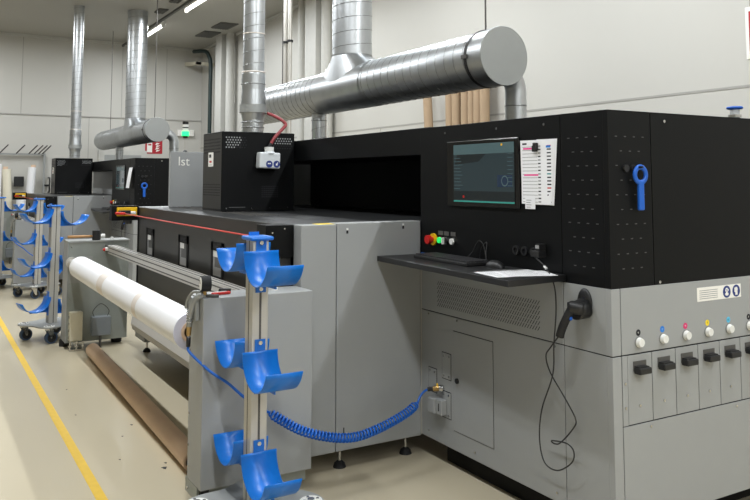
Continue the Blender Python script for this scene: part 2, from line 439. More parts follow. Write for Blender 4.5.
    s.box(-3.08,-2.965,Y2,Y1,1.515,1.575,REFLB); s.torus((-3.022,Y2-.0004,1.545),(0,1,0),.024,.003,UIREFL,20,6,.1)  # blue box and ring of the mirrored machine, painted on
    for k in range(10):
        s.box(-3.445,-3.445+.05+.012*(k%3),Y2-.0003,Y2,1.665-.018*k,1.6675-.018*k,UIREFL); s.box(-3.0,-2.96,Y2-.0003,Y2,1.70-.02*k,1.7025-.02*k,UIREFL)
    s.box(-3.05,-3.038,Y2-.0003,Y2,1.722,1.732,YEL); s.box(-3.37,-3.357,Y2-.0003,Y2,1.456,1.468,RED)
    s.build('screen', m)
    # ---- controls
    e = MB().cyl((-3.663,YF,1.218),(-3.663,YF-.012,1.218),.033,YEL,seg=28).build('emergency_stop', t)
    MB().cyl((-3.663,YF-.012,1.218),(-3.663,YF-.03,1.218),.014,RED,seg=16).cyl((-3.663,YF-.03,1.218),(-3.663,YF-.05,1.218),.025,RED,r1=.024,seg=24).build('button_head', e)
    for x,mm in ((-3.595,GREENL),(-3.54,BPLAST),(-3.478,WHITEP)):
        q = MB().cyl((x,YF,1.218),(x,YF-.008,1.218),.019,CHROME,seg=24).cyl((x,YF-.008,1.218),(x,YF-.018,1.218),.016,mm,seg=24)
        q.box(x-.022,x+.022,YF-.003,YF,1.246,1.268,ALUS)
        if mm is BPLAST: q.box(x-.004,x+.004,YF-.034,YF-.02,1.20,1.236,WHITEP)
        q.build('push_button', t)
    for x in (-2.953,-2.891,-2.827):
        MB().ring((x,YF,1.212),(x,YF-.012,1.212),.022,.014,BPLAST,20).cyl((x,YF,1.212),(x,YF-.004,1.212),.014,SEAM,seg=16).build('socket', t)
    MB().rbox(-2.80,-2.745,YF-.05,YF,1.195,1.225,BPLAST,.004).box(-2.775,-2.75,YF-.04,YF,1.225,1.255,BPLAST).box(-2.775,-2.75,YF-.042,YF-.04,1.235,1.25,INKTXT).build('plug_housing', t)
    # ---- desk
    d = MB().prism([(-3.795,2.205),(-2.59,2.14),(-2.62,YF-.001),(-3.795,YF-.001)], lambda u,v,w: V((u,v,w)), 1.1, 1.128, BPLAST)
    d.build('desk', t, bevel=.003)
    # ---- perforated vent, door, plates
    v = MB()
    nx, nz = 46, 6
    for i in range(nx):
        for k in range(nz):
            x = -3.62+.82*i/(nx-1)-.006; z = .862+.118*k/(nz-1)
            v.face([(x-.009,YF-.0008,z-.010),(x-.0045,YF-.0008,z-.010),(x+.011,YF-.0008,z+.010),(x+.0065,YF-.0008,z+.010)], SEAM)
    v.build('vent_grille', t, recalc=False)
    dr = MB().rbox(-3.482,-3.148,YF-.0035,YF+.001,.222,.74,GREY,.001)
    dr.box(-3.485,-3.482,YF-.001,YF,.219,.743,SEAM).box(-3.148,-3.145,YF-.001,YF,.219,.743,SEAM).box(-3.485,-3.145,YF-.001,YF,.74,.743,SEAM).box(-3.485,-3.145,YF-.001,YF,.219,.222,SEAM)
    dr = dr.build('access_door', t)
    MB().cyl((-3.446,YF-.003,.486),(-3.446,YF-.012,.486),.014,BPLAST,seg=16).build('lock', dr)
    for (x0,x1,z0,z1) in ((-3.72,-3.645,.38,.505),(-3.588,-3.51,.475,.61),(-3.588,-3.512,.27,.405)):
        q = MB().box(x0-.004,x1+.004,YF-.0008,YF,z0-.004,z1+.004,SEAM).rbox(x0,x1,YF-.003,YF,z0,z1,GREY,.001)
        for xx in (x0+.015,x1-.015):
            for zz in (z0+.015,z1-.015): q.cyl((xx,YF-.006,zz),(xx,YF-.003,zz),.006,CHROME,seg=10)
        q.build('cover_plate', t)
    jb = MB().rbox(-3.655,-3.595,YF-.055,YF-.001,.285,.365,GREY,.006).rbox(-3.595,-3.545,YF-.04,YF-.003,.285,.365,GREY,.004)
    jb.box(-3.572,-3.566,YF-.042,YF-.04,.305,.345,SEAM).build('junction_box', t)
    # ---- gantry beam and recess
    MB().rbox(-6.98,XL-.002,2.57,3.9,1.70,1.862,BLACK,.003).build('gantry_beam', t)
    MB().box(-6.98,XL-.002,3.3,3.9,1.2,1.70,BLACKD).build('carriage_housing', t)
    # ---- table
    tb = MB().rbox(-7.05,-3.9,1.72,3.3,1.26,1.308,TABLE,.003)
    for y in (1.95,2.0,2.05,2.12): tb.box(-7.0,-5.0,y,y+.008,1.308,1.312,ALUS)
    tb.box(-7.05,-3.9,1.78,3.9,.35,1.26,BLACKD)
    tb.build('print_table', t)
    e = MB().rbox(-3.90,XL,1.745,1.953,.11,1.31,GREY,.004).rbox(-3.90,XL,1.957,YF-.002,.11,1.315,GREY,.004)
    for (y,z) in ((2.02,1.27),(2.38,1.285)): e.box(XL-.001,XL+.001,y-.006,y+.006,z-.012,z+.006,SEAM); e.box(XL-.001,XL+.0015,y-.006,y+.006,z+.006,z+.018,WHITEP)
    e.box(XL-.0005,XL+.001,2.0,2.006,.16,.23,SEAM)
    e = e.build('end_cover', t)
    MB().box(-3.89,-3.82,1.85,1.95,1.31,1.312,YELL).build('sticker', e)
    MB().rbox(-7.40,-7.06,1.745,2.6,.13,1.305,GREY,.004).build('end_cover', t)
    for (x,y) in ((-3.88,2.02),(-3.875,2.44),(-7.3,1.83),(-7.1,2.5)):
        MB().cyl((x,y,0),(x,y,.022),.036,RUBBER,r1=.028,seg=20).cyl((x,y,.02),(x,y,.035),.03,RUBBER,r1=.012,seg=20).cyl((x,y,.03),(x,y,.14),.009,CHROME,seg=12).build('levelling_foot', t)
    # ---- black front cover with windows
    c = MB().rbox(-7.10,-3.92,1.68,1.74,.43,1.31,COVER,.003).box(-7.10,-7.085,1.672,1.68,.43,1.31,BLACKD).build('front_cover', t)
    MB().prism([(1.65,.47),(1.615,.44),(1.60,.33),(1.615,.275),(1.66,.25),(1.73,.25),(1.73,.47)], lambda u,v,w: V((w,u,v)), -6.95, -3.95, LGREY).build('lower_skirt', t, bevel=.004)
    for xc in (-6.67,-5.71,-4.95):
        w = MB()
        w.box(xc-.12,xc+.12,1.674,1.68,.90,.925,BLACKD).box(xc-.12,xc+.12,1.674,1.68,1.09,1.145,BLACKD).box(xc-.12,xc-.08,1.674,1.68,.90,1.145,BLACKD).box(xc+.085,xc+.12,1.674,1.68,.90,1.145,BLACKD)
        w.box(xc-.08,xc+.085,1.677,1.6795,.925,1.09,TABLE); w.box(xc-.08,xc+.085,1.6765,1.677,.93,.985,INKTXT); w.box(xc-.08,xc+.02,1.6765,1.677,1.05,1.09,WHITEP); w.box(xc-.08,xc-.05,1.6765,1.677,.985,1.05,INKTXT)
        w.box(xc-.05,xc+.05,1.672,1.674,1.112,1.122,SEAM)
        w.build('cover_window', c)
    MB().rbox(-4.03,-3.895,1.585,1.742,1.135,1.31,BLACK,.003).cyl((-3.9,1.62,1.27),(-3.892,1.62,1.27),.005,CHROME,seg=8).cyl((-3.9,1.69,1.29),(-3.892,1.69,1.29),.005,CHROME,seg=8).build('switch_box', t)
    sb = MB().rbox(-7.2,-7.1,1.45,1.68,1.195,1.325,BLACK,.003).build('switch_box', t)
    MB().rbox(-7.1,-7.075,1.49,1.66,1.235,1.31,YEL,.004).rbox(-7.08,-7.05,1.50,1.60,1.25,1.285,BPLAST,.004).cyl((-7.07,1.60,1.265),(-7.04,1.64,1.262),.012,WHITEP,seg=12).cyl((-7.07,1.48,1.262),(-7.0,1.54,1.258),.012,RED,seg=12).build('rope_switch', sb)
    r = MB().tube([(-7.0,1.54,1.258),(-5.5,1.57,1.245),(-4.06,1.60,1.238)],.0045,ROPE,seg=8)
    r.ball((-4.05,1.60,1.238),.016,WHITEP,(1.6,1,1)).ball((-4.085,1.60,1.245),.01,CHROME)
    r.build('pull_cord', t)
    # ---- hood
    HX0,HX1,HY0,HY1,HZ0,HZ1 = -6.16,-5.71,1.957,2.555,1.31,1.92
    h = MB().rbox(HX0,HX1,HY0,HY1,HZ0,HZ1,BLACK,.004)
    h.box(HX0+.004,HX1-.004,HY0-.001,HY0,HZ0+.02,HZ1-.01,HOODL)  # hood side painted lighter than the rest, as the light catches it
    for i in range(26):
        for k in range(5):
            if 8 <= i <= 17: continue
            y = HY0+.035+i*.021+(.0105 if k%2 else 0); z = HZ1-.045-k*.019
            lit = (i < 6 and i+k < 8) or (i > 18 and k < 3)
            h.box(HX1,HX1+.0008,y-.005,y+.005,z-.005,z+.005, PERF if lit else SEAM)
    for i in range(8):
        for k in range(6):
            y = HY0+.33+i*.018; z = 1.50-k*.016; h.box(HX1,HX1+.0008,y-.005,y+.005,z-.004,z+.004,SEAM)
    for i in range(14):
        for k in range(5):
            x = HX0+.03+i*.029; h.box(x-.008,x+.008,HY0-.0018,HY0-.001,1.76+k*.025,1.77+k*.025,SEAM); h.box(x-.008,x+.008,HY0-.0018,HY0-.001,1.43+k*.02,1.438+k*.02,SEAM)
    for y in (2.0,2.2,2.35,2.5): h.cyl((HX1,y,1.335),(HX1+.002,y,1.335),.005,CHROME,seg=8)
    h.box(HX1,HX1+.0015,2.02,2.15,1.34,1.345,PEG)
    h = h.build('carriage_hood', t)
    st = MB().box(-6.02,-5.90,HY0-.003,HY0-.002,1.655,1.765,WHITES)
    st.box(-6.0,-5.95,HY0-.0036,HY0-.003,1.725,1.75,DARKTX).box(-5.99,-5.94,HY0-.0036,HY0-.003,1.685,1.70,RED).box(-6.0,-5.93,HY0-.0036,HY0-.003,1.665,1.67,INKTXT)
    st.build('sticker', h)
    # ---- grey guard panel with white lettering
    gp = MB().rbox(-7.05,-7.0,1.925,3.4,1.308,1.805,GREY,.003).build('guard_panel', t)
    text('lettering', 'lst', .115, (-6.999,2.045,1.715), RX, WHITES, gp)
    # ---- signal light
    bx, by = -7.02, 2.06
    s = MB().cyl((bx,by,1.805),(bx,by,1.82),.022,BPLAST,r1=.012,seg=16).cyl((bx,by,1.82),(bx,by,1.93),.006,ALU,seg=10).cyl((bx,by,1.93),(bx,by,1.95),.02,BPLAST,r1=.026,seg=18)
    s.cyl((bx,by,1.99),(bx,by,2.02),.026,WHITEP,seg=18).cyl((bx,by,2.02),(bx,by,2.03),.027,BPLAST,seg=18).cyl((bx,by,2.03),(bx,by,2.055),.026,WHITEP,seg=18).cyl((bx,by,2.055),(bx,by,2.08),.027,BPLAST,seg=18)
    s = s.build('signal_tower', t)
    MB().cyl((bx,by,1.95),(bx,by,1.99),.032,BEACL,seg=18).build('green_light', s)
    # ---- scanner bracket
    return t
P1 = printer()

# ------------------------------------------------------------------ unwinder
def unwinder():
    t = thing('roll_unwinder', 'unwinding stand holding the long white paper roll before the near printer', 'unwinder', (-5.7,1.45,0), 'roll unwinding stands')
    XN_, YA, YB_ = -3.65, 1.174, 1.742
    b = MB().rbox(-3.86,XN_,YA,YB_,.11,.99,GREY2,.004)
    for z in (.95,.72,.42,.27,.17): b.cyl((-3.84,YA-.004,z),(-3.84,YA+.001,z),.006,CHROME,seg=10)
    sb = b.build('side_box', t)
    MB().box(-3.88,-3.70,YA+.0,YB_-.01,.045,.11,GPLATE).cyl((-3.84,YA-.005,.07),(-3.84,YA,.07),.008,CHROME,seg=10).build('base_plate', sb)
    for y in (YA+.06,YB_-.08): MB().cyl((-3.77,y,0),(-3.77,y,.05),.045,RUBBER,seg=18).build('foot', sb)
    MB().box(-3.70,-3.675,YA+.01,YA+.05,.03,.115,RUBBER).build('stop_bracket', sb)
    # far plate
    f = MB().rbox(-8.0,-7.75,1.205,1.75,.06,.975,GPLATE,.004)
    f.box(-7.75,-7.748,1.215,1.42,.60,.84,DCAP)
    for (y,z) in ((1.23,.93),(1.72,.93),(1.23,.45),(1.6,.45),(1.72,.3),(1.45,.52)): f.cyl((-7.75,y,z),(-7.747,y,z),.006,CHROME,seg=8)
    f.box(-8.0,-7.745,1.201,1.206,.06,.975,GREY2)
    fb = f.build('side_box', t)
    MB().rbox(-8.0,-7.74,1.20,1.755,.968,.985,DCAP,.003).build('lid', fb)
    MB().cyl((-7.95,1.23,0),(-7.95,1.23,.06),.05,RUBBER,seg=18).build('foot', fb)
    MB().cyl((-7.92,1.69,0),(-7.92,1.69,.06),.05,RUBBER,seg=18).build('foot', fb)
    br = MB().rbox(-7.75,-7.66,1.225,1.335,.085,.345,BEIGEM,.006)
    for z in (.12,.18,.24,.30): br.cyl((-7.70,1.215,z),(-7.70,1.226,z),.012,CHROME,seg=10)
    br.build('cover_bracket', fb)
    cb = MB().box(-7.74,-7.64,1.225,1.345,0,.018,CHROME)
    for y in (1.23,1.285,1.34): cb.cyl((-7.65,y,.015),(-7.65,y,.085),.009,CHROME,seg=10).cyl((-7.65,y,.04),(-7.65,y,.055),.016,CHROME,seg=8)
    cb.build('bolt_foot', fb)
    s = MB().rbox(-7.75,-7.66,1.42,1.585,.115,.285,mat('grey_sensor_box',(120,126,130),.4),.006).cyl((-7.70,1.50,0),(-7.70,1.50,.115),.011,ALUS,seg=10)
    s.tube(smooth_path([(-7.70,1.44,.285),(-7.70,1.43,.34),(-7.71,1.50,.40),(-7.70,1.57,.34),(-7.70,1.56,.285)]),.003,BPLAST,seg=6)
    s.build('sensor_box', fb)
    # tension bar: slotted aluminium profile
    ba = MB().box(-7.60,-3.86,1.525,1.60,.872,.945,ALU)
    for z in (.889,.926): ba.box(-7.60,-3.86,1.5235,1.526,z-.004,z+.004,ALUS)
    for y in (1.543,1.580): ba.box(-7.60,-3.86,y-.004,y+.004,.9445,.9465,ALUS)
    ba = ba.build('tension_bar', t)
    MB().box(-7.75,-7.60,1.53,1.595,.877,.94,ALUS).cyl((-7.62,1.53,.91),(-7.62,1.505,.91),.018,WHITEP,seg=14).ball((-7.62,1.50,.905),.015,RED).build('end_clamp', ba)
    # spindle hubs
    MB().cyl((-7.75,1.235,.79),(-7.71,1.235,.79),.05,ALU,seg=24).cyl((-7.71,1.235,.79),(-7.25,1.235,.79),.036,ALU,seg=20).build('spindle_hub', fb)
    MB().cyl((-3.86,1.235,.772),(-3.90,1.235,.772),.05,ALUS,seg=24).cyl((-3.90,1.235,.772),(-4.0,1.235,.772),.034,BRASS,seg=20).build('spindle_hub', sb)
    return t
U1 = unwinder()

# white paper roll with its web
R = thing('paper_roll', 'long white paper roll mounted across the near unwinding stand', 'paper roll', (-5.85,1.235,.70))
rr, zc, yc, zn = .094, .79, 1.235, .772
q = MB(); xs = [(-7.63,-6.72,PAPER),(-6.72,-6.35,TAPE),(-6.35,-5.35,PAPER),(-5.35,-5.12,TAPE),(-5.12,-4.03,PAPER)]
q.cyl((-7.27,yc,zc),(-4.03,yc,zn),rr,PAPER,seg=64,cap=False)
q.ring((-4.03,yc,zn),(-4.0285,yc,zn),rr,.054,PAPERE,48); q.ring((-7.27,yc,zc),(-7.2685,yc,zc),rr,.054,PAPERE,48)
for (a,b_) in ((-6.06,-5.86),(-4.96,-4.86)): q.cyl((a,yc,zc+(zn-zc)*(a+7.27)/3.24),(b_,yc,zc+(zn-zc)*(b_+7.27)/3.24),rr+.0006,TAPE,seg=64,cap=False)
q.build('paper', R)
MB().ring((-7.275,yc,zc),(-4.02,yc,zn),.054,.040,KRAFT,32).build('core', R)
# kraft tube on the floor
kt = MB(); a, b_ = V((-7.35,1.37,.058)), V((-4.2,1.315,.058))
kt.ring(a,b_,.057,.044,KRAFT,40)
for f in kt.bm.faces: f.smooth = False
tag(kt.build('cardboard_tube'), 'long brown cardboard tube lying on the floor below the white roll', 'cardboard tube')
# ------------------------------------------------------------------ small things on the near unwinder
m = thing('mallet', 'mallet with wooden handle and black head lying on the far galvanised side box', 'mallet', (-7.8,1.35,.985))
MB().tube([(-7.78,1.20,1.022),(-7.78,1.42,1.022)],[.014,.012],WOODH,seg=12).build('handle', m)
MB().cyl((-7.78,1.455,.985),(-7.78,1.455,1.075),.038,RUBBER,seg=20).build('head', m)
MB().cyl((-7.78,1.49,1.02),(-7.78,1.53,1.02),.022,WHITEP,seg=16).build('tip', m)
tag(MB().cyl((-7.80,1.60,.985),(-7.80,1.60,1.0),.018,WHITEP,seg=14).cyl((-7.80,1.60,1.0),(-7.80,1.60,1.012),.010,WHITEP,seg=12).build('white_knob'), 'small white plastic knob lying beside the mallet', 'knob')
c = thing('utility_knife', 'red and white utility knife lying on the near grey side box', 'knife', (-3.74,1.29,.99))
MB().rbox(-.05,.05,-.011,.011,0,.014,RED,.005,M=Matrix.Translation((-3.74,1.29,.9905)) @ Matrix.Rotation(math.radians(100),4,'Z')).build('handle', c)
MB().box(-.03,.03,-.006,.006,.0138,.0152,WHITEP,M=Matrix.Translation((-3.74,1.29,.9905)) @ Matrix.Rotation(math.radians(100),4,'Z')).build('slider', c)
tag(MB().rbox(-.03,.03,-.011,.011,0,.016,BPLAST,.004,M=Matrix.Translation((-3.83,1.34,.99)) @ Matrix.Rotation(math.radians(60),4,'Z')).build('tape_end'), 'small black plastic piece on the near grey side box beside the knife', 'plastic piece')
tag(MB().cyl((-3.77,1.58,.99),(-3.77,1.58,1.002),.02,WHITEP,seg=16).build('bottle_cap'), 'small white cap on the near grey side box behind the cradle post', 'cap')

def air_gun():
    g = thing('air_gun', 'metal air gun with black gauge and coiled blue hose on the near side box', 'air gun', (-3.72,1.13,.82), 'air guns on the side boxes')
    b = MB().rbox(-3.82,-3.70,1.152,1.172,.88,.985,DCAP,.004)            # bracket plate
    b.rbox(-3.73,-3.67,1.16,1.20,.99,1.012,DCAP,.005)
    b.tube(smooth_path([(-3.68,1.185,1.005),(-3.705,1.155,.985),(-3.73,1.142,.93),(-3.745,1.139,.89),(-3.75,1.138,.85)],4),[.015]*9+[.014]*8,DCAP,seg=12)
    b.tube(smooth_path([(-3.69,1.18,1.018),(-3.74,1.15,1.012),(-3.78,1.138,.975),(-3.80,1.134,.93)],4),.007,DCAP,seg=8)
    for k_ in range(5): b.torus((-3.745+.0,1.1385,.875+.014*k_),(0.2,0,1),.0145,.003,CHROME,16,6)
    b.tube([(-3.68,1.185,1.0),(-3.655,1.25,.998)],.008,ALUS,seg=10)
    b.build('gun_body', g)
    ga = MB().cyl((-3.675,1.187,1.005),(-3.675,1.187,1.03),.009,BRASS,seg=12)
    ga.cyl((-3.677,1.167,1.058),(-3.672,1.212,1.058),.037,RUBBER,seg=28)
    ga.cyl((-3.6772,1.1655,1.058),(-3.677,1.167,1.058),.031,WHITES,seg=28)
    ga.tube([(-3.6772,1.165,1.058),(-3.685,1.165,1.075)],.0015,DARKTX,seg=6)
    ga.build('pressure_gauge', g)
    MB().cyl((-3.75,1.138,.853),(-3.755,1.138,.808),.014,BRASS,r1=.011,seg=8).build('brass_fitting', g)
    h = MB().tube([(-3.755,1.138,.80),(-3.757,1.137,.755)],.011,BPLAST,seg=10)
    h.build('hose_sleeve', g)
    P = [(-3.757,1.137,.76),(-3.74,1.140,.73),(-3.62,1.20,.66),(-3.585,1.28,.60),(-3.57,1.36,.525),(-3.57,1.475,.445)]
    hs = MB().tube(smooth_path(P,6),.0065,HOSE,seg=8)
    core = smooth_path([(-3.57,1.475,.445),(-3.56,1.637,.34),(-3.55,1.795,.283),(-3.56,1.941,.257),(-3.58,2.099,.271),(-3.62,2.277,.305),(-3.655,2.38,.338)],14)
    Ls = [0]
    for i in range(1,len(core)): Ls.append(Ls[-1]+(core[i]-core[i-1]).length)
    turns = 50; out = []; n = turns*14
    up = V((0,0,1))
    for i in range(n+1):
        s = Ls[-1]*i/n; j = max(k for k in range(len(Ls)) if Ls[k] <= s+1e-9); j = min(j,len(core)-2)
        tt = (s-Ls[j])/max(1e-9,Ls[j+1]-Ls[j]); c = core[j].lerp(core[j+1],tt); d = (core[j+1]-core[j]).normalized()
        w_ = d.cross(up).normalized(); v_ = w_.cross(d); a = 2*PI*i/14
        rad = .0195*min(1,i/20,(n-i)/20+.05)
        out.append(c+(w_*math.cos(a)+v_*math.sin(a))*rad)
    hs.tube(out,.0052,HOSE,seg=6)
    hs.tube(smooth_path([(-3.655,2.38,.338),(-3.665,2.405,.37),(-3.66,2.43,.395),(-3.64,2.445,.408)],5),.006,HOSE,seg=8)
    hs.build('coiled_hose', g)
    MB().cyl((-3.645,2.442,.406),(-3.62,2.462,.412),.012,BPLAST,seg=12).cyl((-3.62,2.462,.412),(-3.596,2.485,.416),.015,BRASS,seg=10).cyl((-3.596,2.485,.416),(-3.58,2.4995,.416),.019,CHROME,seg=14).cyl((-3.60,2.475,.42),(-3.605,2.475,.442),.005,YEL,seg=8).build('wall_coupling', g)
    return g
G1 = air_gun()

# ------------------------------------------------------------------ desk things
Z = 1.1282
k = thing('keyboard', 'black keyboard lying on the near printer desk', 'keyboard', (-3.345,2.385,Z), 'keyboards on the printer desks')
KM = Matrix.Translation((-3.345,2.385,Z)) @ Matrix.Rotation(math.radians(-2),4,'Z')
MB().rbox(-.25,.25,-.075,.075,0,.018,BPLAST,.004,M=KM).build('body', k)
q = MB(); 
for r_ in range(5):
    for c_ in range(20):
        if r_ == 0 and 4 <= c_ <= 9: continue
        x = -.24+c_*.0243; y = -.066+r_*.027; q.box(x,x+.0207,y,y+.023,.018,.026,KEYM,KM)
q.box(-.24+4*.0243,-.24+10*.0243-.004,-.066,-.043,.018,.026,KEYM,KM)
q.build('keys', k)
MB().tube(smooth_path([(-3.31,2.462,1.142),(-3.28,2.48,1.18),(-3.24,2.487,1.235),(-3.20,2.487,1.22),(-3.18,2.487,1.16)]),.003,BPLAST,seg=6).build('cable', k)
mo = thing('computer_mouse', 'black mouse beside the keyboard on the near printer desk', 'mouse', (-3.07,2.42,Z))
t_ = bmesh.new(); bmesh.ops.create_uvsphere(t_, u_segments=20, v_segments=12, radius=1)
bmesh.ops.delete(t_, geom=[v for v in t_.verts if v.co.z < -.01], context='VERTS')
q = MB(); q.merge(t_, BPLAST, Matrix.Translation((-3.01,2.41,Z)) @ Matrix.Diagonal((.062,.033,.036,1)), True); q.build('body', mo)
MB().tube(smooth_path([(-3.085,2.415,1.14),(-3.13,2.45,1.19),(-3.17,2.485,1.235),(-3.22,2.49,1.20),(-3.235,2.488,1.14)]),.0025,BPLAST,seg=6).build('cable', mo)
p = MB()
def sheet(x,y,rot,w,h,z,lines=True):
    M = Matrix.Translation((x,y,z)) @ Matrix.Rotation(rot,4,'Z')
    s = MB().box(-w/2,w/2,-h/2,h/2,0,.0012,PAPER,M)
    if lines:
        for i in range(12): s.box(-w/2+.02,w/2-.03-.02*(i%3),-h/2+.02+i*.02,-h/2+.023+i*.02,.0012,.0014,INKTXT,M)
    return s
tag(sheet(-2.775,2.325,math.radians(82),.29,.21,Z).build('paper_sheet'), 'white printed sheet lying flat on the near printer desk at its right end, topmost', 'paper sheet', 'papers on the desk')
tag(sheet(-2.735,2.36,math.radians(68),.24,.19,Z+.0014).build('paper_sheet'), 'white sheet turned askew on top of the other sheet on the near desk', 'paper sheet', 'papers on the desk')
tag(MB().rbox(-3.745,-3.70,2.462,2.475,Z,Z+.012,BLUED,.003).build('marker_cap'), 'small blue stick at the left back of the near printer desk', 'marker')

# paper list on the black panel with clip
s = thing('printed_list', 'white printed list with pink lines clipped beside the touchscreen', 'paper list', (-2.79,2.498,1.436))
q = MB().face([(-2.905,2.496,1.436),(-2.70,2.492,1.436),(-2.668,2.496,1.737),(-2.915,2.497,1.740)], PAPER)
q.face([(-2.895,2.4975,1.436),(-2.685,2.4965,1.433),(-2.660,2.4978,1.739),(-2.80,2.4985,1.741)], PAPER)
q.build('back_sheets', s, recalc=False)
q = MB().box(-2.905,-2.690,2.4935,2.4945,1.438,1.736,PAPER)
for i in range(17):
    z = 1.445+i*.0163
    q.box(-2.895,-2.79,2.4930,2.4935,z,z+.0025,INKTXT); q.box(-2.786,-2.768,2.4930,2.4935,z,z+.006,DARKTX if i%2 else INKTXT); q.box(-2.725,-2.698,2.4930,2.4935,z,z+.006,(DARKTX,RED,TEAL)[i%3] if i%4==0 else DARKTX)
q.box(-2.89,-2.80,2.4925,2.4935,1.695,1.703,PINK); q.box(-2.885,-2.785,2.4925,2.4935,1.570,1.577,PINK); q.box(-2.895,-2.865,2.4930,2.4935,1.718,1.726,DARKTX); q.box(-2.73,-2.70,2.4925,2.4935,1.700,1.710,CYAN)
q.build('front_sheet', s)
q = MB().box(-2.878,-2.808,2.4915,2.4925,1.413,1.47,PAPER)
for i in range(4): q.box(-2.87,-2.84+.006*(i%2),2.491,2.4915,1.42+i*.011,1.423+i*.011,INKTXT)
q.build('small_note', s)
MB().rbox(-2.81,-2.785,2.475,2.493,1.683,1.712,BPLAST,.003).rbox(-2.798,-2.782,2.47,2.493,1.69,1.725,BPLAST,.003).build('clip', s)

# scanner in its holder
def scanner():
    s = thing('barcode_scanner', 'black handheld scanner resting in its holder beside the near printer desk', 'scanner', (-2.51,2.45,.9), 'handheld scanners on the grey panels')
    h = MB(); h.ball((-2.506,2.498,1.02),.062,BPLAST,(.68,.28,1.0),24,14)
    h.tube([(-2.5,2.49,1.0),(-2.5,2.46,.995),(-2.50,2.43,.99)],[.045,.042,.038],BPLAST,seg=18); h.build('holder', s)
    b = MB(); b.tube([(-2.468,2.45,1.003),(-2.48,2.435,1.006),(-2.50,2.412,1.01),(-2.512,2.40,1.01)],[.029,.030,.027,.019],BPLAST,seg=18)
    b.tube(smooth_path([(-2.497,2.41,1.004),(-2.515,2.40,.965),(-2.538,2.392,.915),(-2.55,2.39,.88)],4),[.018]*13,RUBBER,seg=14)
    b.build('body', s)
    MB().rbox(-2.500,-2.490,2.397,2.409,.955,.970,BLUED,.003).build('trigger', s)
    P = [(-2.827,2.487,1.212),(-2.80,2.462,1.205),(-2.695,2.45,1.153),(-2.645,2.45,1.083),(-2.635,2.45,.975),(-2.658,2.455,.819),(-2.674,2.46,.685),(-2.75,2.46,.514),(-2.767,2.46,.378),(-2.736,2.46,.287),(-2.653,2.46,.278),(-2.565,2.46,.338),(-2.552,2.46,.388),(-2.594,2.462,.409),(-2.675,2.464,.398),(-2.697,2.466,.390),(-2.675,2.468,.384),(-2.637,2.466,.401),(-2.561,2.464,.477),(-2.536,2.46,.525),(-2.583,2.45,.598),(-2.668,2.44,.699),(-2.672,2.42,.772),(-2.62,2.40,.82),(-2.555,2.39,.882)]
    MB().tube(smooth_path(P,6),.0031,BPLAST,seg=8).cyl((-2.71,2.4525,1.16),(-2.69,2.4495,1.15),.0055,WHITEP,seg=8).build('cable', s)
    return s
S1 = scanner()

# blue ring spanner hanging on the peg board
def spanner():
    y0 = 2.668; x0 = -2.357+.024
    b = MB().torus((x0,y0,1.572),(1,0,0),.034,.012,BLUED,seg=28,ts=8,sx=.6).rbox(x0-.007,x0+.007,y0-.017,y0+.017,1.42,1.545,BLUED,.005)
    return tag(b.build('ring_wrench'), 'blue ring spanner hanging on the near printer peg board', 'spanner', 'blue ring spanners')
T1 = spanner()

# bottle hanging on the hood
b = thing('hanging_bottle', 'small white plastic bottle with blue pictograms and pink hose on the black hood', 'bottle', (-5.66,2.32,1.64))
q = MB(); W = Matrix.Translation((-5.665,2.315,1.70)) @ Matrix.Rotation(math.radians(-2),4,'X')
q.rbox(-.04,.04,-.086,.086,-.062,.062,BOTTLE,.012,3,M=W); q.cyl((-5.665,2.322,1.755),(-5.665,2.322,1.775),.05,BOTTLE,r1=.034,seg=20)
q.build('body', b)
MB().cyl((-5.665,2.322,1.775),(-5.665,2.322,1.805),.036,WHITEP,seg=20).cyl((-5.665,2.322,1.805),(-5.665,2.335,1.835),.014,BPLAST,seg=12).build('cap', b)
for yy in (2.308,2.369):
    q = MB().cyl((-5.6258,yy,1.672),(-5.6243,yy,1.672),.027,BICON,seg=24)
    if yy < 2.34: q.box(-5.6243,-5.6236,yy-.012,yy-.001,1.672,1.681,WHITES).box(-5.6243,-5.6236,yy+.001,yy+.012,1.672,1.681,WHITES)
    else: q.box(-5.6243,-5.6236,yy-.007,yy+.006,1.662,1.678,WHITES).box(-5.6243,-5.6236,yy+.005,yy+.01,1.672,1.688,WHITES)
    q.build('pictogram', b)
MB().tube(smooth_path([(-5.665,2.335,1.83),(-5.66,2.365,1.88),(-5.66,2.43,1.95),(-5.67,2.46,1.985),(-5.68,2.43,2.02),(-5.70,2.38,2.05),(-5.75,2.34,2.075)]),.013,PHOSE,seg=12).build('hose', b)

# ------------------------------------------------------------------ ducts
def spiral(q, p0, p1, r, pitch=.115, sr=.003):
    q.cyl(p0,p1,r,GALV,seg=48,cap=False); q.helix(p0,p1,r,pitch,GALVS,r=sr); return q
def hood_duct(label):
    x,y = -5.78,2.23
    t = thing('exhaust_duct', label, 'duct', (x,y,1.92), 'round exhaust ducts')
    spiral(MB(),(x,y,2.39),(x,y,ZC-.001),.084,.1,.003).build('spiral_pipe', t)
    c = MB()
    for (z0,z1,r0,r1) in ((1.921,2.02,.083,.083),(2.02,2.08,.085,.095),(2.135,2.26,.098,.09),(2.26,2.38,.092,.092),(2.38,2.40,.090,.086)): c.cyl((x,y,z0),(x,y,z1),r0,GALV,r1=r1,seg=36)
    c.cyl((x,y,2.075),(x,y,2.138),.106,DCAP,seg=36)
    for z in (1.96,2.0,2.3): c.torus((x,y,z),(0,0,1),.085 if z<2.2 else .092,.004,GALVS,36,6)
    c.build('reducer_collar', t)
    MB().torus((x,y,2.395),(0,0,1),.088,.006,TAPE,36,6).torus((x,y,2.70),(0,0,1),.085,.005,TAPE,36,6).build('seal_tape', t)
    return t
H1 = hood_duct('slim vertical spiral duct rising from the black hood of the near printer')
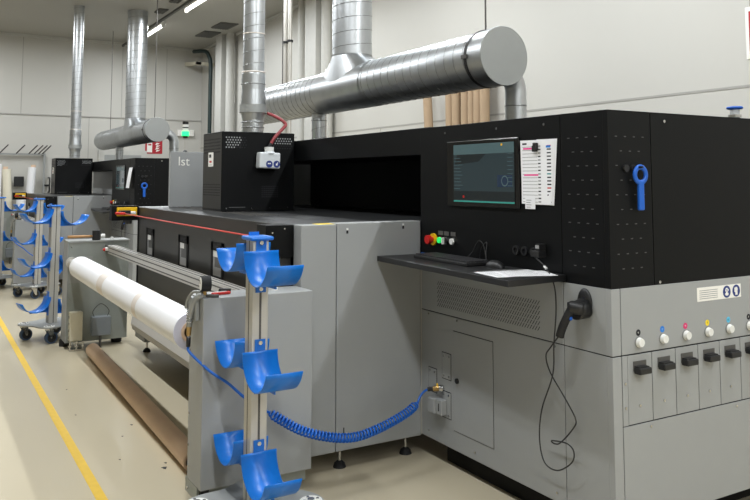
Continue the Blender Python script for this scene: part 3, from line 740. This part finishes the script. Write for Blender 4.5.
def main_duct(label):
    y,z,R_ = 3.17,2.34,.186; x1, x0 = -3.845, -8.03
    t = thing('extraction_duct', label, 'duct', (-5.9,y,z), 'large extraction ducts')
    b = spiral(MB(),(x0,y,z),(x1-.15,y,z),R_,.105,.004)
    b.cyl((x0,y,z),(x0-.004,y,z),R_,DCAP,seg=48); b.build('horizontal_pipe', t)
    e = MB().cyl((x1-.15,y,z),(x1,y,z),R_+.003,GALV,seg=48,cap=False).cyl((x1,y,z),(x1+.004,y,z),R_+.003,DCAP,seg=48).torus((x1,y,z),(1,0,0),R_+.002,.005,DCAP,48,8)
    e.build('end_cap', t)
    MB().cyl((x1-.175,y,z),(x1-.15,y,z),R_+.007,BPLAST,seg=48).box(x1-.19,x1-.135,y-R_-.016,y-R_-.003,z-.012,z+.012,ALUS).build('clamp_band', t)
    # saddle branch
    xs_ = -5.89; s = MB(); n = 40; k = s.mi(GALV); top=[]; bot=[]; mid=[]
    zt = z+.275; rt = .172
    for i in range(n):
        a = 2*PI*i/n; ca,sa = math.cos(a),math.sin(a)
        top.append(s.bm.verts.new((xs_+rt*ca,y+rt*sa,zt)))
        lx = xs_+.42*ca; ly = R_*1.0*sa
        bot.append(s.bm.verts.new((lx,y+ly*1.003,z+.004+math.sqrt(max(0,R_*R_-ly*ly))*1.0)))
    for i in range(n):
        f = s.bm.faces.new((top[i],top[(i+1)%n],bot[(i+1)%n],bot[i])); f.material_index = k; f.smooth = True
    s.cyl((xs_-.44,y,z),(xs_+.44,y,z),R_+.004,GALV,seg=48,cap=False)
    s.build('saddle_branch', t)
    v = spiral(MB(),(xs_,y,zt),(xs_,y,ZC-.001),.172,.12,.004); v.torus((xs_,y,zt),(0,0,1),.172,.006,GALVS,40,6); v.build('vertical_pipe', t)
    # elbow at the back of the near end
    ex,ey = -4.15,3.52
    pts=[]
    for i in range(13):
        a = PI/2*i/12; pts.append((ex, ey-.13+.13*math.sin(a), 2.16+.13*math.cos(a)))
    el = MB().tube([(ex,y+.1,2.29)]+pts+[(ex,ey,2.0)],.073,GALV,seg=28,cap=False)
    el.cyl((ex,ey,2.1),(ex,ey,1.851),.074,GALV,seg=28,cap=False).torus((ex,ey,2.06),(0,0,1),.075,.004,GALVS,28,6).torus((ex,ey,1.95),(0,.1,1),.075,.003,GALVS,28,6)
    el.build('elbow', t)
    d = spiral(MB(),(-6.53,y,1.863),(-6.53,y,z-R_+.03),.068,.1); d.torus((-6.53,y,2.1),(0,0,1),.07,.004,GALVS,28,6); d.build('drop_pipe', t)
    for xr in (-4.03,-7.4): MB().cyl((xr,y,z+R_),(xr,y,ZC-.001),.006,ALUS,seg=8).build('hanger_rod', t)
    return t
D1 = main_duct('large horizontal spiral duct with round grey end over the near printer')

# ------------------------------------------------------------------ second machine (same models further down the hall)
d2 = (OFF,0,0)
P2 = dup(P1, d2, 'second black and grey printing machine standing farther down the hall behind the blue carts')
for ch in kids(P2):
    n = ch.name.split('.')[0]
    if n in ('guard_panel','signal_tower'):
        for g_ in kids(ch): bpy.data.objects.remove(g_)
        bpy.data.objects.remove(ch)
    elif n == 'carriage_housing':
        ch.data = ch.data.copy(); ch.data.materials[0] = GREY; ch.location.y -= .5

dup(U1, d2, 'unwinding stand without a roll in front of the farther printer')
dup(S1, d2, 'black handheld scanner hanging on the farther printer')
dup(T1, (OFF,-.045,-.10), 'blue ring spanner hanging on the farther printer')
dup(k, d2, 'black keyboard on the farther printer desk')
dup(G1, d2, 'air gun with pressure gauge on the side box of the farther unwinding stand')
H2 = dup(H1, (-8.1,-.02,0), 'slim vertical spiral duct rising from the farther printer hood')
D2 = dup(D1, d2, 'shorter looking large spiral duct with round end over the farther printer')
for ch in kids(D2):
    if ch.name.split('.')[0] in ('saddle_branch','vertical_pipe'): ch.location.x += .55
q = MB(); pr = smooth_path([(-11.24,2.49,1.72),(-11.22,2.47,1.64),(-11.21,2.455,1.55),(-11.25,2.45,1.44)],5); kk = q.mi(PAPER)
A = [q.bm.verts.new((p.x+.12,p.y,p.z)) for p in pr]; B = [q.bm.verts.new((p.x+.40,p.y-.02,p.z)) for p in pr]
for i in range(len(pr)-1): q.bm.faces.new((A[i],A[i+1],B[i+1],B[i])).material_index = kk
o = q.build('hanging_sheet'); o.modifiers.new('t','SOLIDIFY').thickness = .001
tag(o, 'curled white sheet hanging on the black front of the farther printer', 'paper sheet')

# ------------------------------------------------------------------ blue roll carts
def cart(label):
    t = thing('roll_cart', label, 'cart', (0,0,0), 'blue roll cradle carts')
    # lobed base plate
    poly = []
    for i in range(96):
        a = 2*PI*i/96; r = .262+.04*math.cos(4*(a-math.radians(62))); poly.append((r*math.cos(a), r*math.sin(a)))
    MB().prism(poly, lambda u,v,w: V((u,v,w)), .148, .16, DCAP).build('base_plate', t, bevel=.002)
    for kq in range(4):
        a = math.radians(62+90*kq); cx,cy = .245*math.cos(a), .245*math.sin(a)
        c = MB().cyl((cx,cy,.16),(cx,cy,.165),.05,WHITEP,seg=24).cyl((cx,cy,.165),(cx,cy,.172),.016,CHROME,seg=8)
        for da in (0,1,2,3): c.cyl((cx+.032*math.cos(da*PI/2),cy+.032*math.sin(da*PI/2),.165),(cx+.032*math.cos(da*PI/2),cy+.032*math.sin(da*PI/2),.17),.007,CHROME,seg=8)
        c = c.build('caster', t)
        fk = MB().cyl((cx,cy,.125),(cx,cy,.148),.03,CHROME,seg=16)
        for sy in (-1,1): fk.prism([(cx-.03,.132),(cx+.034,.132),(cx+.032,.05),(cx+.010,.05)], lambda u,v,w_: V((u,cy+sy*w_,v)), .0235, .0265, CHROME)
        fk.build('fork', c)
        wx = cx+.02
        MB().cyl((wx,cy-.0205,.056),(wx,cy+.0205,.056),.056,mat('blue_grey_tyre',(48,68,94),.6),seg=28).cyl((wx,cy-.021,.056),(wx,cy+.021,.056),.042,RUBBER,seg=24).cyl((wx,cy-.03,.056),(wx,cy+.03,.056),.009,CHROME,seg=10).build('wheel', c)
    p = MB(); hw,hd = .043,.037
    p.rbox(-hw,hw,-hd,hd,.16,1.285,ALU,.003)
    p.box(hw-.0005,hw+.0006,-.005,.005,.16,1.283,ALUS).box(-hw-.0006,-hw+.0005,-.005,.005,.16,1.283,ALUS)
    for x in (0,): p.box(x-.004,x+.004,-hd-.0006,-hd+.0005,.16,1.283,ALUS); p.box(x-.004,x+.004,hd-.0005,hd+.0006,.16,1.283,ALUS)
    p.build('post', t)
    MB().rbox(-.062,.062,-.055,.055,1.285,1.303,BLUE,.008).box(hw,hw+.004,-.02,.02,1.25,1.287,BLUE).build('top_cap', t)
    for zb in (1.105,.675,.25):
        for sgn in (1,-1):
            # trough profile in (x,z): high wall at the post, round bottom, lower outer lip
            zb2 = zb + (.028 if sgn < 0 else 0)
            pr=[]; x_in = hw+.004; RR = .138
            ctr = (x_in+RR*math.cos(math.radians(6)), zb2+RR)
            for i in range(15):
                a = math.radians(186+ (322-186)*i/14); pr.append((ctr[0]+RR*math.cos(a), ctr[1]+RR*math.sin(a)))
            pr.insert(0,(x_in+.001, pr[0][1]+.012))
            lx,lz = pr[-1]; pr.append((lx+.012,lz+.020)); pr.append((lx+.022,lz+.041))
            q = MB(); kb = q.mi(BLUE); w_ = .081
            A = [q.bm.verts.new((sgn*x,-w_,z)) for x,z in pr]; B = [q.bm.verts.new((sgn*x,w_,z)) for x,z in pr]
            for i in range(len(pr)-1):
                f = q.bm.faces.new((A[i],A[i+1],B[i+1],B[i])); f.material_index = kb; f.smooth = True
            o = q.build('cradle', t); so = o.modifiers.new('thick','SOLIDIFY'); so.thickness = .004; so.offset = 0
            bq = MB().box(sgn*hw,sgn*(hw+.004),-.024,.024,zb2-.045,zb2+.185,BLUE)
            g = [(x_in,zb2+.10)]+[(px_,pz_-.003) for px_,pz_ in pr[2:12]]
            g += [(g[-1][0],zb2-.012),(x_in,zb2-.012)]
            bq.prism(g, lambda u,v,ww: V((sgn*u,ww,v)), -.003,.003,BLUE)
            for zz in (zb2+.170,zb2-.03): bq.cyl((sgn*(hw+.004),0,zz),(sgn*(hw+.009),0,zz),.009,CHROME,seg=12)
            bq.build('bracket', o)
    return t
C1 = cart('nearest blue roll cart, cut off at the bottom, in front of the near side box')
c2 = copy_tree(C1); c2.location = (-8.36,1.165,0); c2.rotation_euler.z = math.radians(106); c2['label'] = 'blue roll cart beside the galvanised side box at the far end of the white roll'
c3 = copy_tree(C1); c3.location = (-11.5,1.40,0); c3.rotation_euler.z = math.radians(104); c3['label'] = 'blue roll cart standing behind the cart at the galvanised side box'
c4 = copy_tree(C1); c4.location = (-12.66,1.02,0); c4.rotation_euler.z = math.radians(104); c4['label'] = 'farthest blue roll cart, cut off by the left edge of the picture'
C1.location = (-3.294,1.30,0)

# ------------------------------------------------------------------ far wall things
fs = MB().box(XF,XF+.006,4.17,4.54,2.12,2.41,REDS)
fs = tag(fs.build('fire_sign'), 'red square fire equipment sign with white symbols on the far wall', 'sign')
WLf = V(fs.location); WL[fs.name] = WLf
q = MB().box(XF+.006,XF+.008,4.21,4.32,2.15,2.37,WHITES).box(XF+.008,XF+.009,4.235,4.30,2.30,2.335,REDS)
q.build('symbol', fs)
q = MB()
for i,z in enumerate((2.16,2.21,2.26,2.31)): q.prism([(4.40-.02*(i%2),z),(4.46,z+.02),(4.50-.02*(i%2),z+.05),(4.45,z+.04),(4.42,z+.055)], lambda u,v,w_: V((w_,u,v)), XF+.006,XF+.008, WHITES)
q.build('flame_symbol', fs)
tag(MB().rbox(XF,XF+.08,4.86,5.22,2.52,2.66,WHITES,.01).build('emergency_light'), 'white emergency light box on the far wall behind the green signal light', 'light box')
d = MB().box(XF,XF+.05,3.2,4.2,0,2.18,COLW)
d.box(XF+.05,XF+.055,3.32,4.08,.05,2.08,DCAP)
structure(d.build('door_1'))
pr = thing('peg_rack', 'grey tube rack with a row of slanted pegs on the far wall', 'rack', (XF+.1,1.2,0))
q = MB().box(XF+.05,XF+.10,.2,2.17,2.05,2.085,DCAP).box(XF+.05,XF+.10,2.13,2.17,0,2.05,DCAP).box(XF+.05,XF+.10,.2,.24,0,2.05,DCAP).box(XF,XF+.05,.8,.84,2.04,2.08,ALUS).box(XF,XF+.05,2.1,2.14,2.04,2.08,ALUS)
q.build('frame', pr)
for y in (.7,1.1,1.32,1.62,1.85,1.95,2.03,2.1): MB().cyl((XF+.08,y,2.07),(XF+.28,y+.14,2.24),.012,ALUS,seg=8).build('peg', pr)
MB().tube([(XF+.1,2.25,1.30),(XF+.16,2.25,1.30),(XF+.16,2.25,1.60),(XF+.1,2.25,1.60)],.015,BPLAST,seg=8).cyl((XF,2.25,1.30),(XF+.1,2.25,1.30),.015,BPLAST,seg=8).cyl((XF,2.25,1.60),(XF+.1,2.25,1.60),.015,BPLAST,seg=8).box(XF+.05,XF+.1,2.16,2.26,1.42,1.46,BPLAST).build('handle', pr)
for i,(y,zt,r_,ln_,mm) in enumerate(((1.29,1.86,.075,.0,PAPER),(1.50,1.76,.08,.05,mat('cream_film',(226,220,200),.6)),(1.86,1.80,.075,-.05,PAPER),(1.70,1.30,.085,0,PAPER))):
    q = MB(); x = -16.85 if i < 3 else -16.60
    q.cyl((x,y+ln_,.001),(x-.1,y-ln_,zt),r_,mm,seg=24)
    o = q.build('paper_roll'); tag(o, ('leftmost white roll leaning upright before the far wall','cream roll with brown core leaning before the far wall','white roll tilted left with brown core before the far wall','short thick white roll standing before the far wall')[i], 'paper roll', 'rolls leaning at the far wall')
    WL[o.name] = V(o.location)
    if i in (1,2): MB().cyl((x-.1,y-ln_+(.02 if i==2 else -.02),zt-.01),(x-.102,y-ln_+(.02 if i==2 else -.02),zt+.05),.045,KRAFT,seg=18).build('core', o)
tag(MB().rbox(-17.12,-17.06,1.60,1.78,1.42,1.62,BPLAST,.01).box(-17.2,-17.12,1.67,1.73,1.5,1.54,BPLAST).build('black_box'), 'black box on the far wall between the leaning rolls', 'box')

# kraft tubes leaning at the back wall
q = MB().ring((-7.46,5.13,0),(-7.86,5.27,2.65),.055,.042,KRAFT2,24)
tag(q.build('cardboard_tube'), 'single tilted cardboard tube left of the tube group behind the printer', 'cardboard tube', 'cardboard tubes at the back wall')
for i,x in enumerate((-7.25,-7.125,-7.01,-6.895,-6.78,-6.665)):
    q = MB().ring((x,5.2,0),(x-(.12 if i<2 else .05),5.26,2.65+.05*(i%3)),.055 if i!=3 else .048,.042,KRAFT2,24)
    tag(q.build('cardboard_tube'), ['first','second','third','fourth','fifth','last'][i]+' from the left in the tight group of upright cardboard tubes behind the printer', 'cardboard tube', 'cardboard tubes at the back wall')
s = MB().box(-3.66,-3.16,YB-.008,YB-.001,2.47,2.87,WHITES).build('wall_sign')
tag(s, 'red sign with white border cut off at the right edge on the back wall', 'sign'); WL[s.name] = V(s.location)
MB().rbox(-3.63,-3.195,YB-.012,YB-.007,2.505,2.835,REDS,.003).build('red_panel', s)
v = thing('valve', 'small valve with blue handwheel on top of the near printer', 'valve', (-2.62,3.74,1.85))
MB().cyl((-2.62,3.74,1.849),(-2.62,3.74,1.925),.024,CLEAR,seg=20).cyl((-2.62,3.74,1.885),(-2.62,3.74,1.898),.034,CHROME,seg=20).build('body', v)
q = MB().torus((-2.62,3.74,1.935),(0,0,1),.036,.007,BLUED,24,8)
for a in range(5): q.cyl((-2.62,3.74,1.935),(-2.62+.036*math.cos(a*1.2566),3.74+.036*math.sin(a*1.2566),1.935),.006,BLUED,seg=8)
q.build('handwheel', v)

# ceiling grilles
grille(-15.55,-14.92,4.72,5.06,'dark grey ceiling grille nearer the far wall column')
grille(-14.53,-13.93,4.72,5.06,'dark grey ceiling grille beside the hood duct, larger in view')
grille(-13.7,-13.35,3.42,3.58,'small dark ceiling grille left of the strip lamps, lower one')
grille(-12.75,-12.39,3.42,3.58,'small dark ceiling grille left of the strip lamps, cut by the top edge')

# ------------------------------------------------------------------ camera
cam = bpy.data.cameras.new('camera'); co = bpy.data.objects.new('camera', cam); COL.objects.link(co)
F = 779.43; cam.sensor_width = 36; cam.lens = F/750*36
cam.shift_x = -(385-375)/750; cam.shift_y = -(250-117)/750
cam.clip_start = .05; cam.clip_end = 100
pitch = math.radians(4.6211); ang = math.radians(30.738)
# forward, levelled: -X turned towards +Y
fw = V((-math.cos(ang), math.sin(ang), 0)); up = V((0,0,1))
fwd = (fw*math.cos(pitch)+up*math.sin(pitch)).normalized(); rt = fwd.cross(up).normalized(); u2 = rt.cross(fwd)
Mx = Matrix((rt, u2, -fwd)).transposed().to_4x4(); Mx.translation = V((0,0,1.55))
co.matrix_world = Mx
SC.camera = co
# ------------------------------------------------------------------ world and view
wd = bpy.data.worlds.new('world'); SC.world = wd; wd.use_nodes = True
wd.node_tree.nodes['Background'].inputs['Color'].default_value = (.9,.93,1,1)
wd.node_tree.nodes['Background'].inputs['Strength'].default_value = .05
SC.view_settings.view_transform = 'Standard'; SC.view_settings.look = 'None'
SC.view_settings.exposure = -.62; SC.view_settings.gamma = 1.0; SC.view_settings.use_curve_mapping = False
